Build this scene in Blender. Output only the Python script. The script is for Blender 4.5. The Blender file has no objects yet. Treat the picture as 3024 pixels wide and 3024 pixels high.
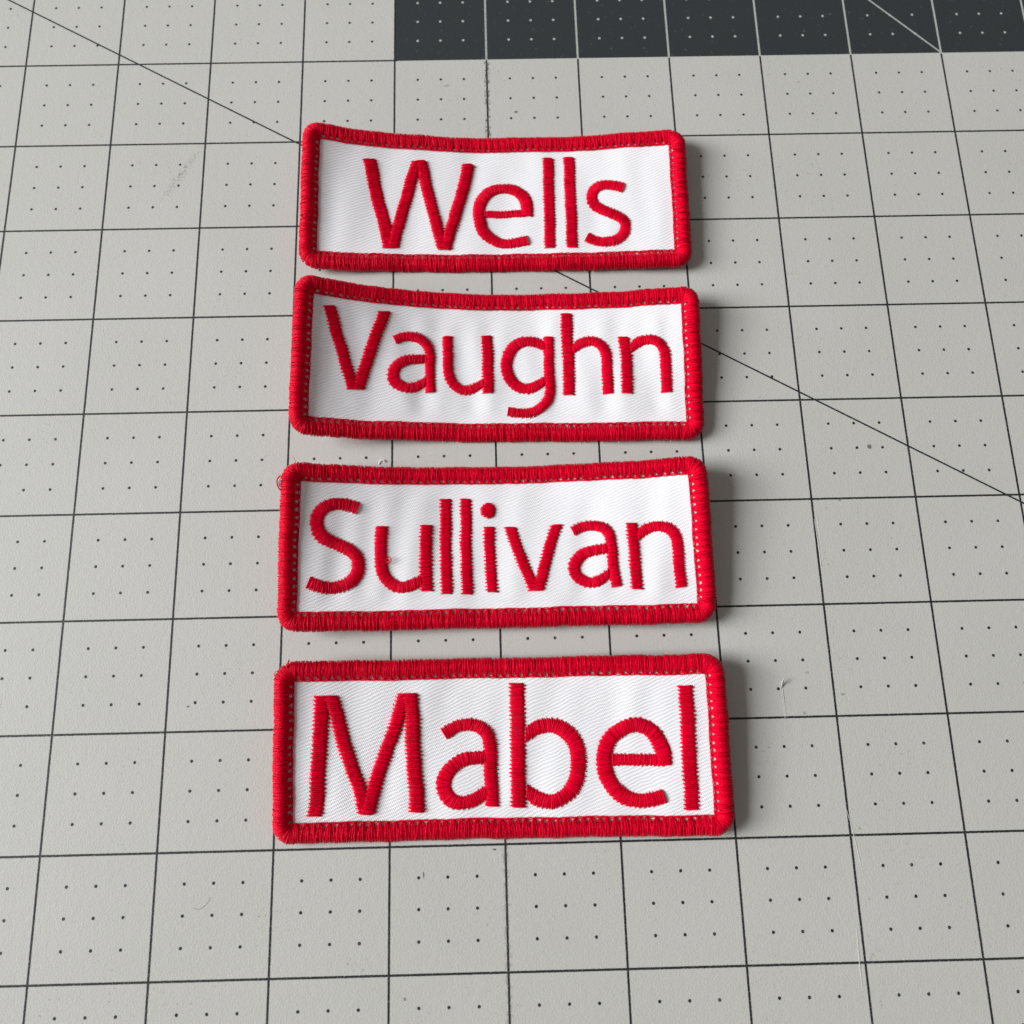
import bpy, math, random
import numpy as np
from mathutils import Matrix, Vector

IN = 0.0254
MM = 0.001
scene = bpy.context.scene
COL = scene.collection

# ---------------------------------------------------------------- camera
cam = bpy.data.cameras.new("camera")
cam_ob = bpy.data.objects.new("camera", cam)
COL.objects.link(cam_ob)
CAM_POS = Vector((-0.09451, -1.52227, 6.83501)) * IN
R = Matrix(((0.99971832, -0.02306233, 0.0056039),
            (0.02136947, 0.97741868, 0.21022864),
            (-0.01032572, -0.21004967, 0.97763619)))
cam_ob.matrix_world = Matrix.Translation(CAM_POS) @ R.transposed().to_4x4()
cam.sensor_width = 36.0
cam.lens = 2176.31 / 3024.0 * 36.0
cam.shift_x = (1512.0 - 1461.83) / 3024.0
cam.shift_y = (1509.84 - 1512.0) / 3024.0
cam.clip_start = 0.005
cam.clip_end = 50.0
cam.dof.use_dof = True
cam.dof.focus_distance = 0.176
cam.dof.aperture_fstop = 16.0
scene.camera = cam_ob
scene.render.resolution_x = 1024
scene.render.resolution_y = 1024

# ---------------------------------------------------------------- light: a window on the left, a softly lit room
world = bpy.data.worlds.new("World")
scene.world = world
world.use_nodes = True
wb = world.node_tree.nodes["Background"]
wb.inputs["Color"].default_value = (1.0, 0.94, 0.88, 1)
wb.inputs["Strength"].default_value = 0.185


def window(name, az, el, dist, sx, sy, power, color):
    l = bpy.data.lights.new(name, 'AREA')
    l.shape = 'RECTANGLE'
    l.size, l.size_y = sx, sy
    l.energy = power
    l.color = color
    o = bpy.data.objects.new(name, l)
    COL.objects.link(o)
    a, e = math.radians(az), math.radians(el)
    d = Vector((math.cos(e) * math.cos(a), math.cos(e) * math.sin(a), math.sin(e)))
    o.location = d * dist
    o.rotation_euler = (-d).to_track_quat('-Z', 'Y').to_euler()
    return o


window("window_light", 177.5, 30, 4.4, 1.95, 1.86, 284, (0.985, 0.99, 1.0))
window("window_light_far", 176, 19, 5.0, 2.0, 1.15, 88, (0.93, 0.97, 1.0))
scene.view_settings.view_transform = 'Standard'
scene.view_settings.look = 'None'
scene.view_settings.exposure = 0.0
scene.view_settings.gamma = 1.0


# ---------------------------------------------------------------- node helpers
class NT:
    def __init__(self, name):
        self.m = bpy.data.materials.new(name)
        self.m.use_nodes = True
        self.t = self.m.node_tree
        self.b = self.t.nodes["Principled BSDF"]

    def n(self, kind, **kw):
        nd = self.t.nodes.new(kind)
        for k, v in kw.items():
            setattr(nd, k, v)
        return nd

    def link(self, a, b):
        self.t.links.new(a, b)

    def put(self, sock, v):
        if isinstance(v, bpy.types.NodeSocket):
            self.link(v, sock)
        else:
            sock.default_value = v

    def math(self, op, a, b=0.0, c=0.0, clamp=False):
        nd = self.n('ShaderNodeMath', operation=op, use_clamp=clamp)
        self.put(nd.inputs[0], a)
        self.put(nd.inputs[1], b)
        self.put(nd.inputs[2], c)
        return nd.outputs[0]

    def step(self, v, lo, hi, a=0.0, b=1.0):
        nd = self.n('ShaderNodeMapRange', interpolation_type='SMOOTHSTEP')
        self.put(nd.inputs['Value'], v)
        self.put(nd.inputs['From Min'], lo)
        self.put(nd.inputs['From Max'], hi)
        self.put(nd.inputs['To Min'], a)
        self.put(nd.inputs['To Max'], b)
        return nd.outputs[0]

    def mix(self, f, a, b):
        nd = self.n('ShaderNodeMix', data_type='RGBA')
        self.put(nd.inputs[0], f)
        self.put(nd.inputs[6], a)
        self.put(nd.inputs[7], b)
        return nd.outputs[2]

    def noise(self, vec, scale, detail=2.0, rough=0.5):
        nd = self.n('ShaderNodeTexNoise')
        nd.inputs['Scale'].default_value = scale
        nd.inputs['Detail'].default_value = detail
        nd.inputs['Roughness'].default_value = rough
        self.put(nd.inputs['Vector'], vec)
        return nd.outputs['Fac']

    def bump(self, h, strength, dist):
        nd = self.n('ShaderNodeBump')
        nd.inputs['Strength'].default_value = strength
        nd.inputs['Distance'].default_value = dist
        self.put(nd.inputs['Height'], h)
        self.link(nd.outputs[0], self.b.inputs['Normal'])
        return nd


def rgb(r, g, b):
    return (r, g, b, 1.0)


# ---------------------------------------------------------------- materials
def mat_cutting():
    k = NT("printed_mat")
    co = k.n('ShaderNodeTexCoord').outputs['Object']
    vm = k.n('ShaderNodeVectorMath', operation='SCALE')
    k.put(vm.inputs[0], co)
    vm.inputs['Scale'].default_value = 1 / IN
    P = vm.outputs[0]
    sp = k.n('ShaderNodeSeparateXYZ')
    k.link(P, sp.inputs[0])
    x, y = sp.outputs[0], sp.outputs[1]
    edge = k.math('MULTIPLY', k.math('SUBTRACT', k.noise(P, 60, 3), 0.5), 0.006)
    M = k.math

    def near_int(c):
        return M('ABSOLUTE', M('SUBTRACT', M('FRACT', M('ADD', c, 0.5)), 0.5))

    ix, iy = near_int(x), near_int(y)

    def line(d, w):
        d = M('ADD', d, edge)
        return k.step(d, w / 2 - 0.0015, w / 2 + 0.0015, 1.0, 0.0)
    lx, ly = line(ix, 0.0205), line(iy, 0.0195)
    d30 = M('ABSOLUTE', M('MULTIPLY', M('SUBTRACT', M('MULTIPLY_ADD', x, 0.57735, y), 2.817), 0.8660))
    d45 = M('ABSOLUTE', M('MULTIPLY', M('SUBTRACT', M('ADD', x, y), 10.0), 0.7071))
    # printed quarter-inch dots
    qx = M('MULTIPLY', M('SUBTRACT', M('FRACT', M('MULTIPLY_ADD', x, 4.0, 0.5)), 0.5), 0.25)
    qy = M('MULTIPLY', M('SUBTRACT', M('FRACT', M('MULTIPLY_ADD', y, 4.0, 0.5)), 0.5), 0.25)
    rr = M('SQRT', M('ADD', M('MULTIPLY', qx, qx), M('MULTIPLY', qy, qy)))
    dot = k.step(M('ADD', rr, edge), 0.0128, 0.0155, 1.0, 0.0)
    dot = M('MULTIPLY', dot, M('MULTIPLY', M('GREATER_THAN', ix, 0.125), M('GREATER_THAN', iy, 0.125)))
    # inverted block
    region = M('MULTIPLY', M('GREATER_THAN', x, -1.0), M('GREATER_THAN', y, 4.995))
    inner = M('MULTIPLY', M('GREATER_THAN', x, -0.97), M('GREATER_THAN', y, 4.985))
    l30 = M('MULTIPLY', line(d30, 0.0175), M('SUBTRACT', 1.0, region))
    l45 = M('MULTIPLY', line(d45, 0.0175), region)
    lines = M('MAXIMUM', M('MAXIMUM', lx, M('MULTIPLY', ly, M('SUBTRACT', 1.0, M('MULTIPLY', M('GREATER_THAN', x, -0.97), M('COMPARE', y, 5.0, 0.05))))),
              M('MAXIMUM', l30, l45))
    ink = M('MAXIMUM', lines, dot)
    # ink missing in tiny specks
    worn = k.step(k.noise(P, 90, 2), 0.30, 0.40, 0.55, 1.0)
    ink = M('MULTIPLY', ink, worn)
    tone = k.noise(P, 0.7, 3)
    light = k.mix(tone, rgb(0.492, 0.493, 0.462), rgb(0.550, 0.546, 0.518))
    fine = k.noise(P, 45, 4, 0.6)
    light = k.mix(k.step(fine, 0.3, 0.75, 0.0, 0.35), light, rgb(0.45, 0.45, 0.425))
    dark = k.mix(fine, rgb(0.022, 0.028, 0.031), rgb(0.031, 0.038, 0.041))
    base = k.mix(region, light, dark)
    inkcol = k.mix(inner, rgb(0.012, 0.014, 0.017), rgb(0.42, 0.44, 0.42))
    col = k.mix(ink, base, inkcol)
    # grime: along the centre line, along the right-hand line, and scattered scuffs
    n1 = k.noise(P, 26, 4, 0.65)
    n2 = k.noise(P, 7, 2)
    near0 = k.step(M('ABSOLUTE', x), 0.006, 0.045, 1.0, 0.0)
    g0 = M('MULTIPLY', near0, k.step(M('ADD', n1, M('MULTIPLY', n2, 0.35)), 0.66, 0.76))
    g0 = M('MULTIPLY', g0, M('MAXIMUM', k.step(y, 1.6, 3.6), k.step(y, -3.1, -2.9, 0.4, 0.0)))
    d3 = M('ABSOLUTE', M('SUBTRACT', x, 3.06))
    g3 = M('MULTIPLY', k.step(d3, 0.02, 0.14, 0.35, 0.0), k.step(M('ADD', n1, M('MULTIPLY', n2, 0.3)), 0.76, 0.88))
    n3 = k.noise(P, 1.6, 3, 0.6)
    n4 = k.noise(P, 34, 5, 0.7)
    gs = M('MULTIPLY', k.step(n3, 0.50, 0.66, 0.0, 0.6), k.step(n4, 0.585, 0.70))
    # one long rubbed smear top left, and specks where the photograph has them
    sx = M('ADD', M('MULTIPLY', M('ADD', x, 3.23), 0.857), M('MULTIPLY', M('SUBTRACT', y, 3.63), -0.515))
    sy = M('ADD', M('MULTIPLY', M('ADD', x, 3.23), 0.515), M('MULTIPLY', M('SUBTRACT', y, 3.63), 0.857))
    sm = M('MULTIPLY', k.step(M('ABSOLUTE', sx), 0.0, 0.07, 1.0, 0.0), k.step(M('ABSOLUTE', sy), 0.05, 0.45, 1.0, 0.0))
    sm = M('MULTIPLY', sm, k.step(n4, 0.46, 0.66, 0.0, 0.8))
    grime = M('MAXIMUM', M('MAXIMUM', g0, g3), M('MAXIMUM', gs, sm))
    wob = M('MULTIPLY', M('SUBTRACT', k.noise(P, 55, 3), 0.5), 1.3)
    for px, py, rx, ry, s in ((7.7, 109.9, 0.62, 0.36, 0.75), (92.1, 12.9, 0.62, 0.62, 0.8), (-71.4, -45.3, 0.35, 0.28, 0.8),
                              (-22.0, -106.1, 0.40, 0.34, 0.6), (-2.4, -77.2, 0.50, 0.18, 0.9), (-18.0, -82.0, 0.22, 0.7, 0.75),
                              (-11, 118.6, 0.9, 0.4, 0.3), (58, 6.4, 0.2, 0.2, 0.6), (83, -0.5, 0.5, 0.25, 0.5), (78.2, -46, 0.5, 0.3, 0.45),
                              (68, 103, 0.25, 0.25, 0.6), (86, 118, 0.35, 0.3, 0.4), (70.5, -41, 0.5, 0.35, 0.3), (69, -50, 0.4, 0.4, 0.35)):
        ex = M('DIVIDE', M('SUBTRACT', x, px / 25.4), rx / 25.4)
        ey = M('DIVIDE', M('SUBTRACT', y, py / 25.4), ry / 25.4)
        e = M('ADD', M('SQRT', M('ADD', M('MULTIPLY', ex, ex), M('MULTIPLY', ey, ey))), wob)
        grime = M('MAXIMUM', grime, k.step(e, 0.75, 1.15, s, 0.0))
    grime = M('MULTIPLY', grime, M('MULTIPLY_ADD', region, -0.7, 1.0))
    col = k.mix(grime, col, rgb(0.075, 0.072, 0.062))
    # pale hairline scratches on the dark print
    sc = M('MULTIPLY', k.step(k.noise(P, 14, 6, 0.8), 0.60, 0.70), region)
    col = k.mix(M('MULTIPLY', sc, 0.35), col, rgb(0.3, 0.31, 0.31))
    k.link(col, k.b.inputs['Base Color'])
    k.b.inputs['Roughness'].default_value = 0.62
    k.b.inputs['Specular IOR Level'].default_value = 0.35
    h = M('ADD', M('MULTIPLY', k.noise(P, 62, 3, 0.6), 1.0), M('MULTIPLY', k.noise(P, 16, 2), 0.5))
    k.bump(h, 0.55, 0.00012)
    return k.m


def mat_thread(name, deep, bright):
    k = NT(name)
    geo = k.n('ShaderNodeNewGeometry')
    co = k.n('ShaderNodeTexCoord').outputs['Object']
    rnd = geo.outputs['Random Per Island']
    n = k.noise(co, 900, 2)
    f = k.math('ADD', k.math('MULTIPLY', rnd, 0.75), k.math('MULTIPLY', n, 0.35), clamp=True)
    k.link(k.mix(f, deep, bright), k.b.inputs['Base Color'])
    k.b.inputs['Roughness'].default_value = 0.36
    k.b.inputs['Specular IOR Level'].default_value = 0.42
    k.b.inputs['Specular Tint'].default_value = rgb(1, 0.06, 0.16)
    k.bump(k.noise(co, 3600, 2), 1.0, 0.00017)
    return k.m


def mat_twill():
    k = NT("white_twill")
    uv = k.n('ShaderNodeUVMap')
    uv.uv_map = "mm"
    sp = k.n('ShaderNodeSeparateXYZ')
    k.link(uv.outputs[0], sp.inputs[0])
    u, v = sp.outputs[0], sp.outputs[1]
    M = k.math
    wob = M('MULTIPLY', M('SUBTRACT', k.noise(uv.outputs[0], 0.35, 2), 0.5), 0.9)
    wob2 = M('MULTIPLY', M('SUBTRACT', k.noise(uv.outputs[0], 2.2, 2), 0.5), 0.22)
    # ribs climb to the right at about 23 degrees, 0.78 mm apart measured straight down
    a = M('ADD', M('MULTIPLY_ADD', u, -0.42, v), M('ADD', wob, wob2))
    rib = M('SINE', M('MULTIPLY', a, 2 * math.pi / 0.78))
    cross = M('SINE', M('MULTIPLY', M('MULTIPLY_ADD', v, 0.55, u), 2 * math.pi / 0.46))
    fibre = k.noise(uv.outputs[0], 9.0, 3)
    h = M('ADD', M('MULTIPLY', rib, 0.42), M('ADD', M('MULTIPLY', cross, 0.24), M('MULTIPLY', fibre, 0.25)))
    shade = k.step(rib, -1.0, 0.5)
    col = k.mix(shade, rgb(0.80, 0.80, 0.84), rgb(0.90, 0.90, 0.935))
    k.link(col, k.b.inputs['Base Color'])
    k.b.inputs['Roughness'].default_value = 0.85
    k.b.inputs['Specular IOR Level'].default_value = 0.2
    k.b.inputs['Sheen Weight'].default_value = 0.15
    k.b.inputs['Subsurface Weight'].default_value = 0.3
    k.b.inputs['Subsurface Radius'].default_value = (1.0, 0.9, 0.9)
    k.b.inputs['Subsurface Scale'].default_value = 0.0008
    k.bump(h, 0.42, 0.00022)
    return k.m


def mat_plain(name, col, rough=0.7, scale=400.0, var=0.12):
    k = NT(name)
    co = k.n('ShaderNodeTexCoord').outputs['Object']
    d = rgb(*[c * (1 - var) for c in col])
    k.link(k.mix(k.noise(co, scale, 4), d, rgb(*col)), k.b.inputs['Base Color'])
    k.b.inputs['Roughness'].default_value = rough
    return k.m


M_MAT = mat_cutting()
M_EDGE = mat_plain("mat_core", (0.42, 0.43, 0.40))
M_TABLE = mat_plain("table_laminate", (0.30, 0.26, 0.22), 0.5, 30)
M_RED = mat_thread("red_rayon_thread", rgb(0.55, 0.0004, 0.012), rgb(0.84, 0.0006, 0.032))
M_CORE = mat_thread("red_thread_underlay", rgb(0.50, 0.0010, 0.013), rgb(0.62, 0.0015, 0.019))
M_TWILL = mat_twill()
M_WHITE = mat_plain("white_fibre", (0.86, 0.86, 0.88))
M_HAIR = mat_plain("dark_fibre", (0.28, 0.27, 0.25))
M_BURR = mat_plain("mat_burr", (0.53, 0.52, 0.49))


# ---------------------------------------------------------------- mesh helpers
def mesh_obj(name, verts, faces, mat, parent=None, smooth=True):
    me = bpy.data.meshes.new(name)
    me.from_pydata(np.asarray(verts).tolist(), [], np.asarray(faces).tolist() if not isinstance(faces, list) else faces)
    if smooth:
        me.polygons.foreach_set('use_smooth', [True] * len(me.polygons))
    me.materials.append(mat)
    ob = bpy.data.objects.new(name, me)
    COL.objects.link(ob)
    if parent is not None:
        ob.parent = parent
    return ob


def tag(o, label, cat, group=None):
    o['label'] = label
    o['category'] = cat
    if group:
        o['group'] = group


def tubes(lines, rad, ref, sides=6):
    """lines (m,n,3), rad (m,n) , ref (m,n,3) -> verts, quad faces (capped)."""
    lines = np.asarray(lines, float)
    m, n, _ = lines.shape
    rad = np.broadcast_to(rad, (m, n))
    ref = np.broadcast_to(ref, (m, n, 3))
    T = np.gradient(lines, axis=1)
    T /= np.linalg.norm(T, axis=2, keepdims=True) + 1e-12
    A = ref - (ref * T).sum(2, keepdims=True) * T
    A /= np.linalg.norm(A, axis=2, keepdims=True) + 1e-12
    B = np.cross(T, A)
    th = np.arange(sides) * 2 * np.pi / sides
    V = lines[:, :, None] + rad[:, :, None, None] * (np.cos(th)[:, None] * A[:, :, None] + np.sin(th)[:, None] * B[:, :, None])
    V = V.reshape(-1, 3)
    i = np.arange(n - 1)[:, None] * sides
    j = np.arange(sides)[None]
    j2 = (j + 1) % sides
    F = np.stack([i + j, i + j2, i + sides + j2, i + sides + j], -1).reshape(-1, 4)
    F = (F[None] + (np.arange(m) * n * sides)[:, None, None]).reshape(-1, 4)
    return V, F


def crom(P, n):
    """Catmull-Rom resample of P (k,d) at n values of arc parameter (by index)."""
    P = np.asarray(P, float)
    E = np.vstack([2 * P[0] - P[1], P, 2 * P[-1] - P[-2]])
    t = np.clip(np.asarray(n, float), 0, len(P) - 1 - 1e-9)
    i = t.astype(int)
    f = (t - i)[:, None]
    a, b, c, d = E[i], E[i + 1], E[i + 2], E[i + 3]
    return .5 * (2 * b + (c - a) * f + (2 * a - 5 * b + 4 * c - d) * f ** 2 + (3 * b - a - 3 * c + d) * f ** 3)


W0,H0=100.4182,38.6625
PATCH={
 'wells':([0.057413, 3.203485, -0.013266, 0.036471, 0.001545, 0.037236, 0.006747, -0.020046, -0.004815, -0.006106, 0.020933],
  [('W',[('h',[[-34.84,11.11,-31.6,11.48],[-33.9,7.51,-30.66,7.83],[-32.76,1.31,-29.54,1.56],[-31.53,-3.3,-28.3,-3.1],[-30.27,-7.9,-27.05,-7.75],[-29.41,-11.58,-26.19,-11.46],[-29.1,-13.36,-25.88,-13.25]]),('h',[[-28.15,-13.32,-25.16,-13.23],[-27.62,-10.58,-24.62,-10.47],[-27.05,-7.75,-24.05,-7.62],[-25.9,-2.97,-22.89,-2.83],[-24.61,1.88,-21.57,2.04],[-23.83,5.14,-20.79,5.32],[-23.03,8.44,-19.97,8.63],[-22.18,11.44,-19.12,11.65]]),('h',[[-21.24,11.57,-18.29,11.76],[-20.44,8.6,-17.5,8.76],[-19.76,5.37,-16.83,5.51],[-19.09,2.15,-16.16,2.27],[-17.94,-2.64,-15.02,-2.56],[-16.74,-7.41,-13.83,-7.36],[-15.7,-10.89,-12.8,-10.86],[-15.11,-13.48,-12.21,-13.46]]),('h',[[-14.68,-13.48,-11.66,-13.46],[-13.99,-10.56,-10.97,-10.53],[-13.16,-7.35,-10.13,-7.32],[-11.86,-2.5,-8.81,-2.46],[-10.63,1.76,-7.57,1.81],[-9.57,5.74,-6.49,5.79],[-9.07,9.08,-5.98,9.14],[-8.71,11.19,-5.61,11.26]])]),
   ('e',[('p',[[-2.9,-2.31,-2.92,-4.27],[-1.01,-2.32,-1.03,-4.29],[0.84,-2.33,0.85,-4.3],[2.61,-2.31,2.63,-4.27],[4.37,-2.28,4.37,-4.25],[6.16,-2.29,6.15,-4.26],[7.96,-2.32,7.94,-4.28]]),('p',[[6.59,-3.98,9.62,-4.34],[6.68,-3.03,9.72,-3.33],[6.73,-2.23,9.79,-2.29],[6.71,-1.65,9.75,-1.34],[6.64,-1.03,9.65,-0.52],[6.56,-0.44,9.51,0.37],[6.46,0.03,9.18,1.41],[6.23,0.57,8.6,2.47],[5.85,1.16,7.78,3.45],[5.22,1.8,6.7,4.34],[4.44,2.37,5.39,5.04],[3.44,2.77,3.92,5.42],[2.35,2.99,2.47,5.55],[1.38,2.91,1.13,5.53],[0.48,2.65,-0.11,5.33],[-0.3,2.3,-1.29,4.96],[-0.94,1.83,-2.44,4.35],[-1.57,1.16,-3.53,3.42],[-2.11,0.39,-4.48,2.28],[-2.48,-0.4,-5.19,1.0],[-2.72,-1.22,-5.66,-0.39],[-2.84,-2.07,-5.88,-1.79],[-2.85,-3.07,-5.91,-3.12],[-2.82,-4.11,-5.85,-4.46],[-2.68,-5.16,-5.63,-5.91],[-2.4,-6.37,-5.2,-7.52],[-2.02,-7.41,-4.46,-9.16],[-1.46,-8.2,-3.35,-10.44],[-0.66,-8.95,-2.17,-11.39],[0.25,-9.62,-0.94,-12.15],[1.17,-10.13,0.34,-12.7],[1.97,-10.44,1.54,-12.98],[2.85,-10.6,2.73,-13.07],[3.91,-10.6,4.01,-13.09],[5.1,-10.44,5.43,-13.0],[6.53,-10.12,6.99,-12.71],[8.08,-9.75,8.58,-12.34]])]),
   ('l',[('h',[[12.78,13.1,15.55,13.0],[12.78,5.59,15.52,5.5],[12.72,-0.4,15.45,-0.48],[12.73,-7.6,15.44,-7.68],[12.74,-13.28,15.43,-13.35]])]),
   ('l',[('h',[[18.29,13.23,21.11,13.09],[18.36,5.39,21.15,5.27],[18.3,-0.58,21.08,-0.69],[18.38,-7.78,21.14,-7.87],[18.42,-13.32,21.16,-13.4]])]),
   ('s',[('p',[[33.33,1.87,34.16,4.44],[32.43,2.24,33.22,4.83],[31.53,2.58,32.18,5.2],[30.48,2.89,30.94,5.54],[29.44,3.09,29.63,5.74],[28.46,3.09,28.29,5.78],[27.7,2.91,26.96,5.57],[27.25,2.59,25.79,4.96],[26.96,2.22,24.86,4.02],[26.76,1.73,24.26,2.81],[26.65,1.16,23.99,1.56],[26.64,0.69,23.97,0.33],[26.71,0.3,24.28,-0.88],[26.88,-0.07,24.89,-1.93],[27.3,-0.56,25.74,-2.8],[28.16,-1.23,26.85,-3.62],[29.23,-1.93,28.07,-4.37],[30.34,-2.54,29.25,-5.01],[31.5,-3.17,30.34,-5.61],[32.66,-3.88,31.32,-6.23],[33.73,-4.71,32.05,-6.83],[34.6,-5.77,32.41,-7.32],[35.13,-7.16,32.52,-7.68],[35.12,-8.77,32.51,-8.29],[34.6,-10.35,32.34,-8.93],[33.59,-11.63,31.87,-9.57],[32.37,-12.56,31.2,-10.16],[31.09,-13.06,30.47,-10.5],[29.87,-13.28,29.61,-10.69],[28.72,-13.33,28.76,-10.78],[27.55,-13.25,27.9,-10.69],[26.33,-13.0,26.95,-10.45],[25.13,-12.6,26.03,-10.1],[24.08,-12.08,25.2,-9.64],[23.15,-11.53,24.33,-9.11]])]),
   ]),
 'vaughn':([0.042034, 1.395797, -0.018907, 0.038576, -0.015166, 0.058634, 0.012654, -0.00951, -0.000721, -0.011639, 0.02813],
  [('V',[('h',[[-43.32,12.46,-40.6,12.94],[-41.9,8.0,-39.18,8.42],[-41.13,5.32,-38.41,5.7],[-40.26,2.65,-37.54,2.99],[-38.97,-1.38,-36.25,-1.09],[-38.02,-4.07,-35.3,-3.81],[-36.85,-7.53,-34.13,-7.3]]),('h',[[-35.76,-7.43,-32.92,-7.21],[-34.88,-3.77,-32.03,-3.52],[-34.07,-0.87,-31.21,-0.61],[-32.85,3.52,-29.97,3.8],[-31.85,6.5,-28.95,6.8],[-30.92,9.49,-28.01,9.8],[-29.88,12.82,-26.96,13.15]])]),
   ('a',[('p',[[-18.16,0.26,-18.16,2.51],[-19.32,0.24,-19.36,2.46],[-20.44,0.13,-20.59,2.39],[-21.5,-0.06,-21.88,2.22],[-22.47,-0.4,-23.22,1.88],[-23.42,-0.95,-24.61,1.23],[-24.14,-1.59,-25.9,0.29],[-24.51,-2.25,-26.86,-0.98],[-24.68,-2.86,-27.4,-2.44],[-24.68,-3.42,-27.42,-3.97],[-24.58,-3.9,-26.93,-5.38],[-24.32,-4.29,-25.98,-6.38],[-23.78,-4.71,-24.95,-6.99],[-23.17,-5.06,-23.87,-7.39],[-22.54,-5.27,-22.61,-7.5],[-21.73,-5.11,-21.28,-7.37],[-20.74,-4.71,-20.05,-6.99],[-19.58,-4.07,-19.08,-6.35],[-18.34,-3.34,-18.2,-5.58]]),('p',[[-26.32,6.76,-25.27,4.78],[-25.51,7.27,-24.54,5.25],[-24.55,7.76,-23.87,5.62],[-23.44,8.09,-23.09,5.87],[-22.31,8.26,-22.25,6.02],[-21.16,8.28,-21.43,6.01],[-19.99,8.1,-20.67,5.86],[-18.85,7.63,-19.94,5.52],[-17.82,6.94,-19.3,5.05],[-16.99,6.05,-18.82,4.51],[-16.36,4.96,-18.49,3.9],[-16.03,3.79,-18.32,3.26],[-15.9,2.5,-18.23,2.26],[-15.84,0.74,-18.17,0.61],[-15.83,-1.09,-18.15,-1.19],[-15.81,-2.56,-18.13,-2.68],[-15.77,-3.96,-18.08,-4.15],[-15.66,-5.49,-17.97,-5.73],[-15.54,-7.06,-17.84,-7.31]])]),
   ('u',[('p',[[-11.28,7.57,-13.74,7.59],[-11.35,5.54,-13.81,5.53],[-11.39,3.49,-13.84,3.43],[-11.35,1.17,-13.81,1.03],[-11.27,-0.86,-13.71,-1.08],[-11.18,-1.87,-13.59,-2.33],[-11.04,-2.48,-13.36,-3.27],[-10.83,-3.12,-13.02,-4.23],[-10.56,-3.65,-12.48,-5.16],[-10.15,-4.16,-11.72,-6.01],[-9.62,-4.61,-10.74,-6.71],[-8.9,-4.97,-9.56,-7.2],[-8.14,-5.17,-8.23,-7.41],[-7.44,-5.03,-6.94,-7.26],[-6.49,-4.65,-5.83,-6.87],[-5.27,-4.04,-4.85,-6.29],[-3.99,-3.35,-3.88,-5.6]]),('h',[[-4.1,8.01,-1.5,8.05],[-3.93,3.69,-1.35,3.72],[-3.93,-0.78,-1.36,-0.76],[-3.82,-3.74,-1.26,-3.71],[-3.74,-7.14,-1.19,-7.12]])]),
   ('g',[('p',[[11.66,3.87,11.81,6.29],[10.39,4.5,10.85,6.97],[9.2,5.05,9.81,7.53],[8.19,5.34,8.54,7.81],[7.3,5.43,7.21,7.87],[6.51,5.24,5.94,7.73],[5.81,4.91,4.75,7.33],[5.22,4.48,3.67,6.69],[4.7,3.9,2.73,5.82],[4.18,3.15,1.89,4.7],[3.78,2.3,1.19,3.33],[3.53,1.22,0.78,1.73],[3.42,0.11,0.62,0.16],[3.48,-0.71,0.72,-1.22],[3.66,-1.49,1.02,-2.4],[3.9,-2.22,1.45,-3.51],[4.24,-2.86,2.1,-4.58],[4.76,-3.54,2.99,-5.57],[5.41,-4.13,4.07,-6.39],[6.14,-4.58,5.32,-6.98],[6.87,-4.85,6.76,-7.22],[7.7,-4.67,8.23,-7.1],[8.82,-4.23,9.56,-6.64],[10.24,-3.46,10.71,-5.89],[11.76,-2.59,11.84,-4.98]]),('p',[[14.06,7.54,11.58,7.63],[13.97,4.92,11.5,5.0],[13.9,2.41,11.44,2.44],[13.91,0.06,11.45,0.02],[13.95,-1.97,11.5,-2.09],[14.03,-3.41,11.59,-3.61],[14.12,-4.57,11.68,-4.81],[14.21,-5.68,11.77,-5.83],[14.22,-6.83,11.78,-6.66],[14.03,-8.09,11.67,-7.49],[13.58,-9.35,11.45,-8.21],[12.83,-10.45,11.04,-8.87],[11.96,-11.35,10.41,-9.56],[10.98,-12.17,9.68,-10.22],[9.83,-12.85,8.91,-10.75],[8.55,-13.27,8.04,-11.1],[7.24,-13.48,7.06,-11.3],[5.94,-13.49,6.04,-11.33],[4.66,-13.38,4.95,-11.2],[3.39,-13.16,3.81,-10.98],[2.15,-12.88,2.61,-10.7]])]),
   ('h',[('p',[[18.82,5.56,18.91,3.2],[19.4,6.25,19.94,3.86],[19.96,6.81,20.92,4.48],[20.62,7.17,21.52,4.82],[21.42,7.4,22.0,5.0],[22.34,7.57,22.58,5.18],[23.43,7.56,23.19,5.21],[24.7,7.32,23.96,4.98],[26.01,6.72,24.63,4.59],[27.09,5.67,25.09,4.01],[27.84,4.38,25.47,3.27],[28.24,3.02,25.66,2.5],[28.39,1.52,25.77,1.37],[28.42,-0.43,25.79,-0.46],[28.41,-2.34,25.78,-2.39],[28.45,-3.69,25.84,-3.83],[28.51,-4.91,25.9,-5.07],[28.57,-6.17,25.96,-6.33],[28.62,-7.41,26.01,-7.57]]),('h',[[16.04,13.88,18.77,13.79],[16.06,8.36,18.78,8.28],[16.18,2.35,18.89,2.29],[16.22,-3.57,18.91,-3.62],[16.21,-7.67,18.89,-7.72]])]),
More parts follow.
